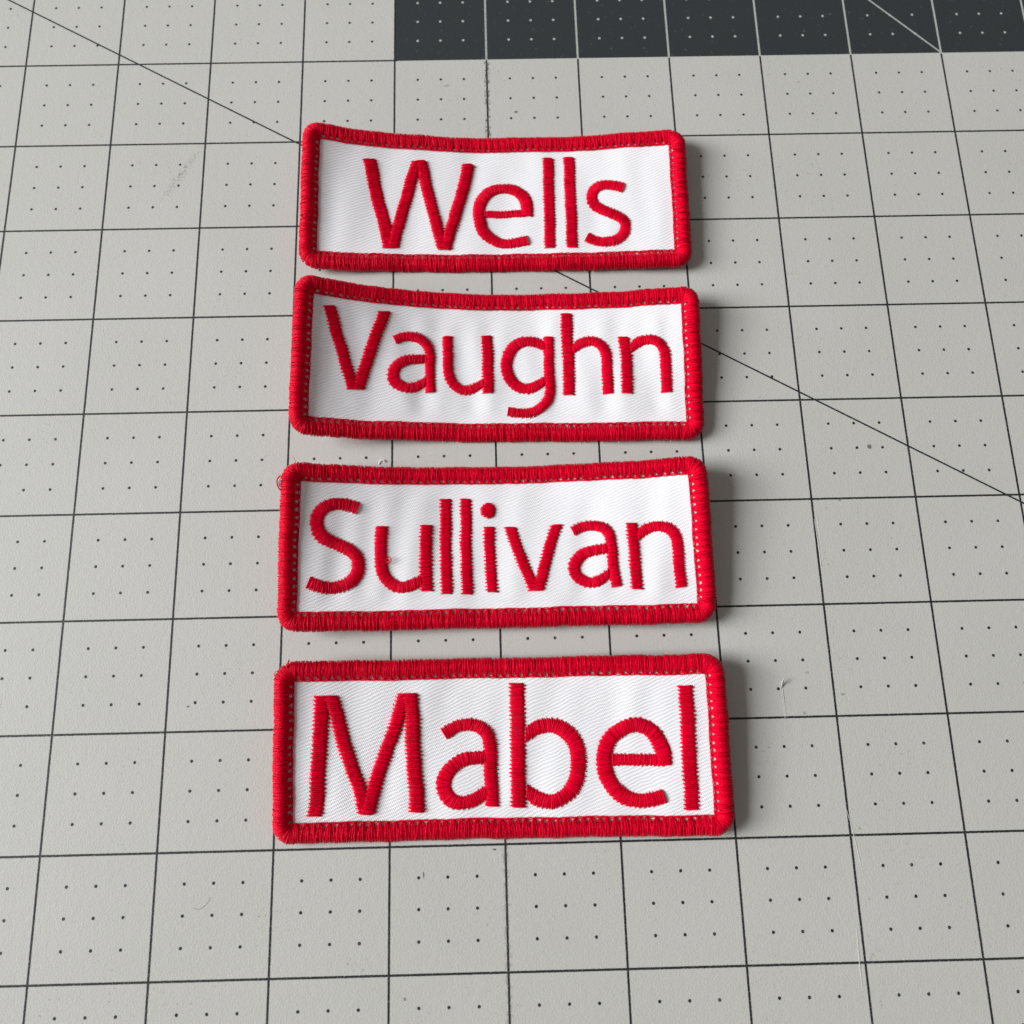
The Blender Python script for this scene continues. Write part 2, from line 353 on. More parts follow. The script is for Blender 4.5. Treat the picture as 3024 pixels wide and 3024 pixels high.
   ('n',[('p',[[33.2,5.38,33.26,3.06],[33.73,6.02,34.24,3.66],[34.28,6.54,35.19,4.23],[34.99,6.9,35.84,4.58],[35.89,7.15,36.38,4.79],[36.92,7.27,37.07,4.94],[38.05,7.24,37.8,4.94],[39.33,7.0,38.63,4.71],[40.64,6.42,39.29,4.34],[41.72,5.37,39.71,3.8],[42.47,3.96,40.04,3.08],[42.77,2.38,40.19,2.08],[42.85,0.68,40.25,0.58],[42.89,-1.54,40.29,-1.59],[42.89,-3.65,40.3,-3.7],[42.92,-4.94,40.33,-5.03],[42.94,-5.9,40.35,-6.02],[42.96,-6.73,40.37,-6.86],[42.99,-7.48,40.4,-7.62]]),('h',[[30.24,7.18,32.84,7.06],[30.61,1.91,33.2,1.82],[30.6,-3.92,33.18,-4.0],[30.56,-7.56,33.13,-7.63]])]),
   ]),
 'sullivan':([-0.01494, -0.386787, 0.000735, 0.049494, -0.007381, 0.048278, -0.043282, 0.000245, -0.004749, -0.003011, 0.040302],
  [('S',[('p',[[-33.03,7.66,-32.25,10.32],[-34.22,8.04,-33.49,10.71],[-35.35,8.37,-34.79,11.05],[-36.46,8.6,-36.18,11.26],[-37.46,8.68,-37.61,11.3],[-38.36,8.47,-39.02,11.1],[-39.2,8.12,-40.29,10.66],[-39.87,7.7,-41.49,10.02],[-40.24,7.28,-42.58,8.99],[-40.49,6.6,-43.28,7.54],[-40.63,5.8,-43.57,5.97],[-40.56,5.06,-43.43,4.44],[-40.32,4.29,-42.96,3.06],[-40.0,3.67,-42.22,1.85],[-39.53,3.11,-41.09,0.79],[-38.5,2.52,-39.62,0.02],[-37.08,1.88,-38.09,-0.65],[-35.42,1.16,-36.49,-1.36],[-33.79,0.38,-35.1,-2.06],[-32.47,-0.5,-34.29,-2.67],[-31.38,-1.7,-33.91,-3.17],[-30.8,-3.27,-33.72,-3.83],[-30.68,-4.83,-33.67,-4.65],[-30.91,-6.32,-33.77,-5.44],[-31.53,-7.72,-34.05,-6.17],[-32.52,-8.93,-34.48,-6.82],[-33.93,-9.89,-35.21,-7.43],[-35.85,-10.58,-36.64,-8.03],[-37.87,-10.96,-38.22,-8.42],[-39.59,-10.94,-39.41,-8.41],[-41.17,-10.66,-40.54,-8.13],[-42.63,-10.14,-41.72,-7.67],[-43.98,-9.55,-42.98,-7.09]])]),
   ('u',[('p',[[-25.57,4.68,-28.42,4.83],[-25.62,3.56,-28.46,3.68],[-25.65,2.08,-28.49,2.14],[-25.66,-0.76,-28.49,-0.73],[-25.62,-3.5,-28.44,-3.54],[-25.55,-4.64,-28.35,-4.95],[-25.42,-5.23,-28.1,-6.0],[-25.14,-6.07,-27.67,-7.19],[-24.78,-6.79,-27.01,-8.34],[-24.29,-7.41,-26.11,-9.35],[-23.71,-7.92,-25.05,-10.13],[-23.08,-8.28,-23.84,-10.67],[-22.42,-8.49,-22.5,-10.89],[-21.66,-8.37,-21.13,-10.8],[-20.61,-8.04,-19.92,-10.47],[-19.3,-7.5,-18.85,-9.94],[-17.9,-6.89,-17.79,-9.3]]),('h',[[-17.97,5.02,-15.21,5.0],[-17.99,2.08,-15.25,2.06],[-18.04,-3.61,-15.32,-3.64],[-18.01,-7.82,-15.31,-7.86],[-17.96,-10.65,-15.26,-10.7]])]),
   ('l',[('h',[[-13.29,11.37,-10.73,11.35],[-13.27,4.92,-10.73,4.9],[-13.25,-0.83,-10.73,-0.87],[-13.17,-6.49,-10.67,-6.54],[-13.17,-11.46,-10.69,-11.51]])]),
   ('l',[('h',[[-8.45,11.33,-5.94,11.3],[-8.44,4.87,-5.95,4.83],[-8.46,-0.9,-5.99,-0.95],[-8.39,-6.58,-5.94,-6.63],[-8.4,-11.55,-5.97,-11.6]])]),
   ('i',[('h',[[-2.93,4.43,-0.44,4.38],[-2.84,-1.01,-0.37,-1.06],[-2.71,-6.69,-0.26,-6.75],[-2.64,-11.12,-0.2,-11.17]]),('d',[[-1.93,10.28,-1.75,10.28],[-2.8,10.02,-0.9,9.99],[-3.43,9.36,-0.29,9.3],[-3.68,8.47,-0.09,8.4],[-3.47,7.57,-0.33,7.51],[-2.86,6.89,-0.97,6.86],[-2.01,6.6,-1.83,6.6]])]),
   ('v',[('h',[[2.0,4.25,4.67,4.18],[2.93,1.12,5.59,1.06],[3.86,-1.77,6.5,-1.84],[4.9,-4.65,7.52,-4.71],[6.0,-7.5,8.62,-7.57],[7.22,-11.0,9.82,-11.07]]),('h',[[8.0,-10.96,10.54,-11.03],[9.15,-7.58,11.71,-7.64],[10.01,-4.78,12.58,-4.85],[10.85,-1.95,13.43,-2.03],[11.84,0.89,14.42,0.81],[13.08,4.38,15.68,4.29]])]),
   ('a',[('p',[[25.94,-2.8,26.01,-0.63],[24.91,-2.81,24.9,-0.61],[23.87,-2.91,23.63,-0.66],[22.5,-3.21,21.99,-0.93],[21.25,-3.66,20.31,-1.42],[20.48,-4.23,18.93,-2.2],[19.92,-4.87,17.87,-3.2],[19.54,-5.54,17.06,-4.43],[19.4,-6.06,16.63,-5.92],[19.47,-6.6,16.85,-7.46],[19.68,-7.18,17.55,-8.77],[20.12,-7.67,18.59,-9.69],[20.78,-8.12,19.66,-10.26],[21.28,-8.41,20.67,-10.61],[21.76,-8.51,21.84,-10.68],[22.52,-8.27,23.13,-10.5],[23.55,-7.85,24.27,-10.07],[24.75,-7.23,25.16,-9.45],[26.0,-6.55,26.0,-8.71]]),('p',[[17.59,3.72,18.69,1.69],[18.66,4.34,19.64,2.25],[20.0,4.88,20.55,2.68],[21.68,5.13,21.83,2.92],[23.34,5.14,23.12,2.95],[24.74,4.88,24.04,2.72],[25.92,4.36,24.78,2.35],[26.92,3.65,25.3,1.94],[27.73,2.6,25.61,1.48],[28.14,1.3,25.81,0.76],[28.31,-0.08,25.93,-0.32],[28.37,-1.67,25.99,-1.78],[28.38,-3.28,26.0,-3.35],[28.39,-4.73,26.01,-4.82],[28.4,-6.05,26.03,-6.21],[28.47,-7.16,26.1,-7.41],[28.57,-8.2,26.21,-8.54],[28.71,-9.29,26.37,-9.69],[28.87,-10.39,26.53,-10.81]])]),
   ('n',[('p',[[33.35,2.34,33.37,0.05],[33.87,3.07,34.41,0.77],[34.42,3.66,35.39,1.44],[35.19,4.06,36.03,1.81],[36.19,4.32,36.58,2.01],[37.34,4.43,37.37,2.14],[38.62,4.37,38.28,2.1],[40.07,4.08,39.33,1.84],[41.53,3.46,40.19,1.41],[42.68,2.39,40.68,0.85],[43.44,0.93,41.02,0.12],[43.71,-0.76,41.16,-1.03],[43.74,-2.44,41.19,-2.54],[43.74,-4.14,41.19,-4.2],[43.71,-5.79,41.16,-5.84],[43.71,-7.19,41.16,-7.29],[43.73,-8.5,41.17,-8.64],[43.77,-9.78,41.22,-9.97],[43.83,-11.05,41.28,-11.26]]),('h',[[30.81,4.27,33.24,4.16],[30.98,1.64,33.41,1.54],[31.08,-2.61,33.5,-2.7],[31.07,-6.81,33.48,-6.89],[31.1,-11.25,33.51,-11.32]])]),
   ]),
 'mabel':([-0.009154, -2.185384, -0.003567, 0.066068, 0.007686, 0.026796, 0.047567, -0.012966, -0.017497, -0.003289, 0.011741],
  [('M',[('h',[[-41.41,11.88,-38.26,11.81],[-41.62,8.59,-38.49,8.5],[-41.73,4.65,-38.6,4.56],[-41.84,0.73,-38.71,0.63],[-42.12,-4.46,-39.01,-4.56],[-42.39,-9.62,-39.29,-9.73],[-42.73,-13.6,-39.63,-13.71]]),('h',[[-39.57,11.92,-36.53,11.85],[-38.46,8.5,-35.41,8.43],[-37.45,4.53,-34.41,4.44],[-36.22,0.56,-33.17,0.47],[-34.85,-3.39,-31.81,-3.48],[-33.37,-7.33,-30.33,-7.42],[-32.45,-10.72,-29.41,-10.81],[-31.83,-13.52,-28.79,-13.61]]),('h',[[-31.27,-13.54,-28.28,-13.63],[-30.56,-10.26,-27.57,-10.35],[-29.74,-7.44,-26.74,-7.53],[-28.44,-3.58,-25.43,-3.66],[-27.08,0.31,-24.06,0.23],[-25.55,4.21,-22.51,4.14],[-24.4,8.16,-21.35,8.09],[-23.18,12.08,-20.12,12.02]]),('h',[[-22.11,12.11,-18.88,12.04],[-21.73,8.1,-18.51,8.02],[-21.56,4.12,-18.35,4.04],[-21.38,0.16,-18.18,0.08],[-21.03,-5.08,-17.85,-5.16],[-20.73,-10.27,-17.55,-10.35],[-20.58,-13.32,-17.41,-13.4]])]),
   ('a',[('p',[[-3.7,-3.62,-3.73,-1.04],[-4.99,-3.64,-5.09,-1.04],[-6.27,-3.72,-6.51,-1.1],[-7.54,-3.88,-8.11,-1.24],[-8.65,-4.23,-9.87,-1.67],[-9.76,-4.96,-11.62,-2.64],[-10.7,-5.87,-13.13,-3.94],[-11.25,-6.82,-14.17,-5.51],[-11.52,-7.72,-14.73,-7.23],[-11.5,-8.48,-14.69,-8.95],[-11.31,-9.14,-14.13,-10.49],[-10.93,-9.72,-13.12,-11.74],[-10.38,-10.2,-11.84,-12.61],[-9.81,-10.51,-10.42,-13.08],[-9.07,-10.6,-8.85,-13.18],[-7.97,-10.32,-7.14,-12.91],[-6.61,-9.79,-5.61,-12.36],[-5.18,-8.99,-4.53,-11.6],[-3.71,-8.13,-3.59,-10.7]]),('p',[[-13.65,4.1,-12.1,1.89],[-12.47,4.85,-11.05,2.58],[-11.04,5.54,-10.04,3.15],[-9.24,5.99,-8.75,3.55],[-7.32,6.11,-7.44,3.71],[-5.45,5.8,-6.25,3.4],[-3.82,5.13,-5.21,2.88],[-2.53,4.19,-4.63,2.36],[-1.62,2.88,-4.29,1.78],[-1.19,1.39,-4.1,0.96],[-1.06,-0.21,-4.01,-0.31],[-1.05,-2.15,-3.99,-2.13],[-1.08,-4.2,-4.02,-4.17],[-1.09,-6.11,-4.02,-6.11],[-1.08,-8.07,-4.01,-8.11],[-1.02,-10.25,-3.94,-10.32],[-0.95,-12.5,-3.87,-12.58]])]),
   ('b',[('p',[[5.27,3.94,5.38,0.98],[6.22,4.76,6.86,1.8],[7.4,5.46,8.29,2.53],[9.18,5.95,9.72,2.98],[11.29,6.07,10.92,3.11],[13.31,5.55,11.95,2.73],[15.01,4.58,13.02,2.04],[16.52,3.29,13.99,1.17],[17.77,1.53,14.69,0.13],[18.45,-0.65,15.12,-1.35],[18.71,-2.86,15.31,-3.06],[18.63,-4.95,15.25,-4.66],[18.22,-6.94,14.98,-6.09],[17.47,-8.68,14.49,-7.27],[16.5,-10.13,13.84,-8.28],[15.38,-11.31,13.19,-9.03],[14.06,-12.21,12.44,-9.59],[12.49,-12.89,11.49,-10.07],[10.68,-13.23,10.5,-10.35],[8.76,-13.12,9.34,-10.25],[7.04,-12.67,8.07,-9.85],[5.91,-11.92,6.74,-9.07],[5.05,-11.02,5.31,-8.13]]),('h',[[2.12,13.84,5.31,13.78],[1.97,9.97,5.15,9.91],[1.96,4.48,5.12,4.42],[1.98,-0.95,5.12,-1.01],[1.86,-6.32,4.98,-6.38],[1.79,-10.32,4.91,-10.37],[1.74,-12.75,4.85,-12.81]])]),
   ('e',[('p',[[24.49,-2.03,24.38,-4.38],[26.24,-2.05,26.14,-4.41],[28.04,-2.08,27.93,-4.43],[29.93,-2.11,29.82,-4.46],[31.91,-2.13,31.81,-4.49],[34.02,-2.14,33.93,-4.49],[36.18,-2.14,36.09,-4.49]]),('p',[[34.04,-4.31,37.4,-4.28],[34.08,-3.09,37.44,-2.93],[34.04,-2.08,37.35,-1.43],[33.78,-1.2,36.92,0.02],[33.3,-0.16,36.35,1.25],[32.88,0.83,35.72,2.59],[32.37,1.56,34.48,4.0],[31.11,2.36,32.39,5.17],[29.71,2.83,29.78,5.72],[28.21,2.32,27.11,5.14],[26.62,1.41,24.91,4.0],[25.66,0.62,23.29,2.77],[25.06,-0.27,22.07,1.15],[24.58,-1.59,21.29,-0.85],[24.33,-3.1,20.94,-2.99],[24.38,-4.68,21.02,-5.13],[24.68,-6.17,21.45,-7.15],[25.14,-7.34,22.2,-8.88],[25.81,-8.34,23.24,-10.34],[26.67,-9.25,24.57,-11.62],[27.63,-9.93,26.21,-12.62],[28.87,-10.36,28.1,-13.17],[30.2,-10.57,29.9,-13.39],[31.21,-10.55,31.4,-13.38],[32.22,-10.34,32.84,-13.15],[33.51,-9.95,34.35,-12.73],[34.92,-9.47,35.83,-12.24]])]),
   ('l',[('h',[[39.86,12.64,42.97,12.58],[39.8,7.92,42.89,7.87],[39.8,2.49,42.89,2.45],[39.76,-2.88,42.84,-2.92],[39.74,-8.21,42.8,-8.24],[39.67,-13.86,42.72,-13.89]])]),
   ]),
}


# ---------------------------------------------------------------- table and cutting mat
def slab(name, x0, x1, y0, y1, z0, z1, bev, mat, parent=None):
    v, f = [], []
    rings = [(z0, 0), (z1 - bev, 0), (z1, bev)]
    for z, b in rings:
        v += [(x0 + b, y0 + b, z), (x1 - b, y0 + b, z), (x1 - b, y1 - b, z), (x0 + b, y1 - b, z)]
    for r in range(2):
        for i in range(4):
            f.append((r * 4 + i, r * 4 + (i + 1) % 4, r * 4 + 4 + (i + 1) % 4, r * 4 + 4 + i))
    f.append((3, 2, 1, 0))
    f.append((8, 9, 10, 11))
    return mesh_obj(name, v, f, mat, parent, smooth=False)


table = slab("table_top", -0.60, 0.75, -0.42, 0.45, -0.033, -0.0035, 0.002, M_TABLE)
table['kind'] = 'structure'
mat_root = bpy.data.objects.new("cutting_mat", None)
COL.objects.link(mat_root)
tag(mat_root, "light grey self-healing cutting mat printed with a dark inch grid and dots, under the patches", "cutting mat")
slab("mat_sheet", -11.5 * IN, 12.5 * IN, -8.5 * IN, 9.5 * IN, -0.003, 0.0, 0.0006, M_MAT, mat_root)

rs = np.random.RandomState(4)


def burr(pts, r, name="cut_mark", n=24):
    """A raised hairline left by a blade in the mat."""
    P = crom(np.array(pts, float) * MM, np.linspace(0, len(pts) - 1, n))
    rad = r * MM * (0.55 + 0.45 * np.sin(np.linspace(0.15, np.pi - 0.15, n))) * (0.8 + 0.4 * rs.rand(n))
    V, F = tubes(P[None], rad[None], np.array([0, 0, 1.0]), 6)
    return mesh_obj(name, V, F, M_BURR, mat_root)


burr([(64.3, -42.3, 0.0), (64.5, -46, 0.0), (64.6, -50.8, -0.02)], 0.10)
burr([(64.0, -42.5, 0.0), (64.2, -46, 0.0), (64.4, -54.0, -0.05)], 0.07)
burr([(76.0, -71, 0), (76.9, -76, 0.0), (77.5, -80.5, 0), (78.2, -87, -.03)], 0.07)
burr([(75.2, -95, 0), (75.0, -100, 0.0), (74.9, -107, -.02)], 0.09)
burr([(76.3, -5, 0), (76.6, -11, 0), (76.7, -17.5, 0)], 0.08)
burr([(77.0, -4, 0), (77.2, -10, 0), (77.3, -16, 0)], 0.05)
burr([(-53, 41.2, -0.02), (-49, 41.4, 0), (-45, 41.3, 0)], 0.05)
# the little flap lifted out of the mat beside the Mabel patch
fl = []
for i in range(9):
    t = i / 8.0
    w = 0.34 * math.sin(math.pi * (0.12 + 0.88 * (1 - t))) * (1 - 0.6 * t) + 0.02
    cx, cy, cz = 64.3 + 0.1 * t, -44.2 + 2.1 * t, 0.02 + 1.5 * t ** 1.6
    fl += [(cx - w, cy, cz), (cx + w, cy, cz + 0.05), (cx + w, cy, cz + 0.17), (cx - w, cy, cz + 0.12)]
ff = []
for i in range(8):
    for j in range(4):
        a = i * 4
        ff.append((a + j, a + (j + 1) % 4, a + 4 + (j + 1) % 4, a + 4 + j))
ff += [(3, 2, 1, 0), (32, 33, 34, 35)]
mesh_obj("cut_flap", np.array(fl) * MM, ff, M_BURR, mat_root)

# ---------------------------------------------------------------- patches
W, H = W0, H0          # mm
RC = 4.3               # outer corner radius, mm


class Sheet:
    """The bent cloth of one patch: (u, v, h) in mm to a point in metres."""

    def __init__(self, q, seed, pucker):
        self.q = q
        r = np.random.RandomState(seed)
        self.w = [(r.uniform(.35, 1.0), r.uniform(-.22, .22), r.uniform(0, 6.28), r.uniform(.4, 1)) for _ in range(9)]
        self.p = pucker

    def puck(self, u, v):
        s = 0
        for a, b, c, d in self.w:
            s = s + d * np.sin(a * u + b * v + c)
        fade = np.clip((W / 2 - 5.5 - np.abs(u)) / 4, 0, 1) * np.clip((H / 2 - 5.2 - np.abs(v)) / 3, 0, 1)
        return self.p * s / 3 * fade

    def flat(self, u, v):
        cx, cy, th, *a = self.q
        u = np.asarray(u, float) / 25.4
        v = np.asarray(v, float) / 25.4
        x = 0 * u
        for i in range(10):
            uu = u * (i + .5) / 10
            zu = a[1] + 2 * a[2] * uu + a[4] * v + 3 * a[6] * uu * uu + 2 * a[7] * uu * v
            x = x + np.sqrt(np.maximum(1 - zu ** 2, .1)) * u / 10
        y = v - a[3] ** 2 / 2 * v
        z = a[0] + a[1] * u + a[2] * u * u + a[3] * v + a[4] * u * v + a[5] * v * v + a[6] * u ** 3 + a[7] * u * u * v
        # slight unevenness of a machine-sewn edge and of the stiff backing
        k1, k2, k3 = self.w[0][2], self.w[1][2], self.w[2][2]
        x = x + (np.sin(v * 9.1 + k1) + 0.6 * np.sin(v * 21.0 + k2)) * 0.0025
        y = y + (np.sin(u * 5.3 + k2) + 0.7 * np.sin(u * 12.7 + k3) + 0.4 * np.sin(u * 27 + k1)) * 0.0028
        z = z + (np.sin(u * 6.1 + v * 2 + k3) + 0.6 * np.sin(u * 13.9 - v * 3 + k1)) * 0.004
        c, s = math.cos(th), math.sin(th)
        return np.stack([cx + c * x - s * y, cy + s * x + c * y, z], -1) * IN

    def at(self, u, v, h):
        u, v, h = np.broadcast_arrays(np.asarray(u, float), np.asarray(v, float), np.asarray(h, float))
        p = self.flat(u, v)
        e = 0.4
        N = np.cross(self.flat(u + e, v) - p, self.flat(u, v + e) - p)
        N /= np.linalg.norm(N, axis=-1, keepdims=True)
        return p + N * ((h + self.puck(u, v)) * MM)[..., None]


SEG = [W - 2 * RC, RC * np.pi / 2, H - 2 * RC, RC * np.pi / 2] * 2
CUM = np.concatenate([[0], np.cumsum(SEG)])
PER = CUM[-1]


def edge_uv(s, d):
    """Point of the border path at arc length s (along the outer edge), d mm inwards."""
    s, d = np.broadcast_arrays(np.mod(np.asarray(s, float), PER), np.asarray(d, float))
    u = np.zeros(s.shape)
    v = np.zeros(s.shape)
    hx, hy = W / 2, H / 2
    cen = [(hx - RC, -hy + RC, -np.pi / 2), (hx - RC, hy - RC, 0), (-hx + RC, hy - RC, np.pi / 2), (-hx + RC, -hy + RC, np.pi)]
    for i in range(8):
        k = (s >= CUM[i]) & (s < CUM[i + 1] + 1e-9)
        t = s - CUM[i]
        if i == 0:
            pu, pv = -hx + RC + t, -hy + d
        elif i == 2:
            pu, pv = hx - d, -hy + RC + t
        elif i == 4:
            pu, pv = hx - RC - t, hy - d
        elif i == 6:
            pu, pv = -hx + d, hy - RC - t
        else:
            cx, cy, a0 = cen[(i - 1) // 2]
            a = a0 + t / RC
            r = RC - d
            pu, pv = cx + r * np.cos(a), cy + r * np.sin(a)
        u = np.where(k, pu, u)
        v = np.where(k, pv, v)
    return u, v


# cross-section of the wrapped edge: distance inwards, height over the cloth
PROF = np.array([(3.85, .20), (3.5, .50), (3.0, .88), (2.3, 1.28), (1.5, 1.40), (.75, 1.12), (.2, .48), (-.02, -.22),
                 (.18, -.72), (.8, -1.05), (1.9, -1.15)])
CORE = np.array([(3.15, .05), (3.0, .38), (2.75, .72), (2.2, 1.10), (1.5, 1.20), (.85, .95), (.36, .38), (.18, -.22),
                 (.35, -.62), (.9, -.88), (2.2, -.95), (3.15, -.6)])


def build_patch(name, q, letters, label, seed, pucker):
    r = np.random.RandomState(seed)
    S = Sheet(q, seed, pucker)
    root = bpy.data.objects.new("name_patch", None)
    COL.objects.link(root)
    base = Vector((q[0] * IN, q[1] * IN, 0))
    root.location = base
    tag(root, label, "embroidered patch", "red and white name patches laid in a column on the cutting mat")
    off = np.array(base)

    def add(nm, V, F, m, parent=root, smooth=True):
        return mesh_obj(nm, V - off, F, m, parent, smooth)

    # cloth slab
    nu, nv = 200, 70
    uu = np.linspace(-W / 2 + 1.2, W / 2 - 1.2, nu)
    vv = np.linspace(-H / 2 + 1.2, H / 2 - 1.2, nv)
    U, Vv = np.meshgrid(uu, vv)
    top = S.at(U, Vv, 0.12).reshape(-1, 3)
    bot = S.at(U, Vv, -0.55).reshape(-1, 3)
    idx = np.arange(nu * nv).reshape(nv, nu)
    F = np.stack([idx[:-1, :-1], idx[:-1, 1:], idx[1:, 1:], idx[1:, :-1]], -1).reshape(-1, 4)
    N = nu * nv
    Fb = F[:, ::-1] + N
    rim = np.concatenate([idx[0, :], idx[1:, -1], idx[-1, -2::-1], idx[-2:0:-1, 0]])
    rn = np.roll(rim, -1)
    Fs = np.stack([rim, rim + N, rn + N, rn], -1)
    cloth = add("twill_cloth", np.vstack([top, bot]), np.vstack([F, Fb, Fs]), M_TWILL)
    me = cloth.data
    lay = me.uv_layers.new(name="mm")
    li = np.empty(len(me.loops), dtype=np.int32)
    me.loops.foreach_get('vertex_index', li)
    uvm = np.stack([U.ravel(), Vv.ravel()], -1)
    uvm = np.vstack([uvm, uvm])
    lay.data.foreach_set('uv', uvm[li].ravel())

    # border: padded core with the wrapped stitches on it
    ns = 420
    s = np.linspace(0, PER, ns, endpoint=False)
    eu, ev = edge_uv(s[:, None], np.minimum(CORE[None, :, 0], RC - .05))
    V = S.at(eu, ev, CORE[None, :, 1]).reshape(-1, 3)
    m = len(CORE)
    i = np.arange(ns)[:, None] * m
    i2 = ((np.arange(ns) + 1) % ns)[:, None] * m
    j = np.arange(m)[None]
    j2 = (j + 1) % m
    F = np.stack([i + j, i2 + j, i2 + j2, i + j2], -1).reshape(-1, 4)
    border = add("border", V, F, M_CORE)
    pt = np.linspace(0, len(PROF) - 1, 15)
    prof = crom(PROF, pt)
    t = np.linspace(0, 1, 15)
    nb = 152
    pitch = PER / nb
    knots = (np.arange(nb) + r.uniform(-.16, .16, nb)) * pitch
    skews = np.zeros(nb)
    for b in range(nb):
        k = 8
        s0 = knots[b]
        s1 = knots[(b + 1) % nb] + (PER if b == nb - 1 else 0)
        wdt = (s1 - s0)
        offs = (np.arange(k) - (k - 1) / 2) / k * wdt * 1.22 + r.uniform(-.09, .09, k)
        side = (s0 / PER)
        skew = r.uniform(-.1, .5)
        cv = r.uniform(.16, .40)
        conv = cv + (1 - cv) * np.clip(t / 0.40, 0, 1) ** 0.7
        lat = offs[:, None] * conv[None] + skew * (t ** .8)[None] + r.uniform(-.09, .09, (k, 1)) * np.sin(t * np.pi * 2 + r.uniform(0, 6))[None]
        bul = 1 - (2 * np.abs(offs) / wdt)[:, None] ** 2 * 0.55
        dh = r.uniform(-.08, .10, (k, 1)) + 0.16 * bul * np.clip(1 - np.abs(t - .22) / .25, 0, 1)[None]
        dd = r.uniform(-.20, .08, (k, 1)) * np.clip(t * 2 - .5, 0, 1)[None]
        D = np.minimum(prof[None, :, 0] + dd, RC - .1)
        Hh = prof[None, :, 1] + dh * np.clip(1.6 - t * 1.4, .1, 1)[None]
        SS = s0 + wdt / 2 + lat
        a, c = edge_uv(SS, D)
        P = S.at(a, c, Hh)
        a2, c2 = edge_uv(SS + .3, np.minimum(D, 3.2))
        a1, c1 = edge_uv(SS, np.minimum(D, 3.2))
        ref = S.at(a2, c2, Hh) - S.at(a1, c1, Hh)
        rad = (0.150 + r.uniform(-.015, .025, (k, 1))) * MM * (0.92 + 0.16 * np.sin(t * 55 + r.uniform(0, 6, (k, 1))))
        V, F = tubes(P, rad, ref, 5)
        add("stitch", V, F, M_RED, border)

    # lock-stitch chain along the inner side of the border
    L, Rf = [], []
    tt = np.linspace(0, 1, 9)
    for b in range(nb):
        s0 = knots[b] + pitch / 2
        for sg in (-1, 1):
            d = 4.13 + sg * 0.22 * np.sin(tt * np.pi) + r.uniform(-.04, .04)
            # the chain runs on a path with a nearly square corner
            ss = s0 + tt * pitch * 1.08
            a, c = edge_uv(ss, np.minimum(d, RC - .05))
            P = S.at(a, c, 0.25 + 0.08 * np.sin(tt * np.pi) + (0.05 if sg > 0 else 0))
            L.append(P)
        # knot tying a bundle to the chain
        a, c = edge_uv(np.full(9, s0 + .02) + .16 * np.sin(tt * 6.28), 3.65 + tt * 0.55)
        L.append(S.at(a, c, 0.30 + 0.25 * np.sin(tt * np.pi)))
    L = np.array(L)
    up = np.array([0, 0, 1.0])
    V, F = tubes(L, 0.13 * MM * r.uniform(.8, 1.2, (len(L), 1)), up, 5)
    add("chain_stitch", V, F, M_RED)

    # letters in satin stitch
    for ch, strokes in letters:
        VV, FF, nv_ = [], [], 0
        UV_, UF, un = [], [], 0
        for si, (mode, rails) in enumerate(strokes):
            A = np.array(rails)
            cen = (A[:, :2] + A[:, 2:]) / 2
            seg = np.linalg.norm(np.diff(cen, axis=0), axis=1)
            cum = np.concatenate([[0], np.cumsum(seg)])
            n = max(6, int(cum[-1] / 0.215))
            pos = np.linspace(0, cum[-1], n) + r.uniform(-.035, .035, n)
            tpar = np.interp(pos, cum, np.arange(len(A)))
            lean = 0.34 if mode != 'p' else 0.16
            tl = np.interp(np.clip(pos - lean * np.where(np.arange(n) % 2, 1, -1) * .5, 0, cum[-1]), cum, np.arange(len(A)))
            a = crom(A, tl)[:, :2]
            b = crom(A, tpar)[:, 2:]
            w = b - a
            wl = np.linalg.norm(w, axis=1, keepdims=True)
            jag = 0.25 if mode != 'd' else 0.05
            jag *= (0.7 if name == 'wells' else 1.0) * (0.85 if mode == 'h' else 0.5)
            teeth = np.array([1.0, 0.25, -1.0, -0.35])
            ph = np.arange(n)
            ex = (teeth[ph % 4] * jag * (0.6 + 0.8 * np.sin(ph * 0.11 + seed) ** 2) + 0.03)[:, None] + r.uniform(-.10, .10, (n, 1))
            ex2 = (teeth[(ph + 2) % 4] * jag * (0.6 + 0.8 * np.sin(ph * 0.11 + seed) ** 2) + 0.03)[:, None] + r.uniform(-.10, .10, (n, 1))
            a = a - w / wl * ex
            b = b + w / wl * ex2
            if mode == 'h' or ch in 'hn':
                ex2[-4:-1] += 0.09          # tie-off stitches at the foot
            c = np.linspace(0, 1, 11)
            bow = r.uniform(-.05, .05, (n, 1)) * np.sin(c * np.pi)[None]
            uu = a[:, :1] + (b - a)[:, :1] * c + bow * w[:, 1:] / wl
            vv = a[:, 1:] + (b - a)[:, 1:] * c - bow * w[:, :1] / wl
            shape = (1 - np.abs(2 * c - 1) ** 2.6) ** 0.55
            hmax = 0.40 + 0.10 * si
            hh = 0.05 + shape[None] * (hmax + r.uniform(-.05, .06, (n, 1)))
            P = S.at(uu, vv, hh)
            if n > 1:
                ref = np.cross(np.gradient(P, axis=1), S.at(uu, vv, hh + 1) - P)
            V, F = tubes(P, (0.148 + r.uniform(-.012, .02, (n, 1))) * MM, ref, 5)
            VV.append(V)
            FF.append(F + nv_)
            nv_ += len(V)
            # padding underneath
            n2 = max(6, int(cum[-1] / .8))
            K = crom(A, np.interp(np.linspace(0, cum[-1], n2), cum, np.arange(len(A))))
            c = np.linspace(.07, .93, 7)
            uu = K[:, :1] + (K[:, 2:3] - K[:, :1]) * c
            vv = K[:, 1:2] + (K[:, 3:4] - K[:, 1:2]) * c
            hh = 0.02 + (1 - np.abs(2 * c - 1) ** 2.2) ** .6 * (hmax - .1)
            V = S.at(uu, vv, np.broadcast_to(hh, uu.shape)).reshape(-1, 3)
            ii = np.arange(n2 * 7).reshape(n2, 7)
            UV_.append(V)
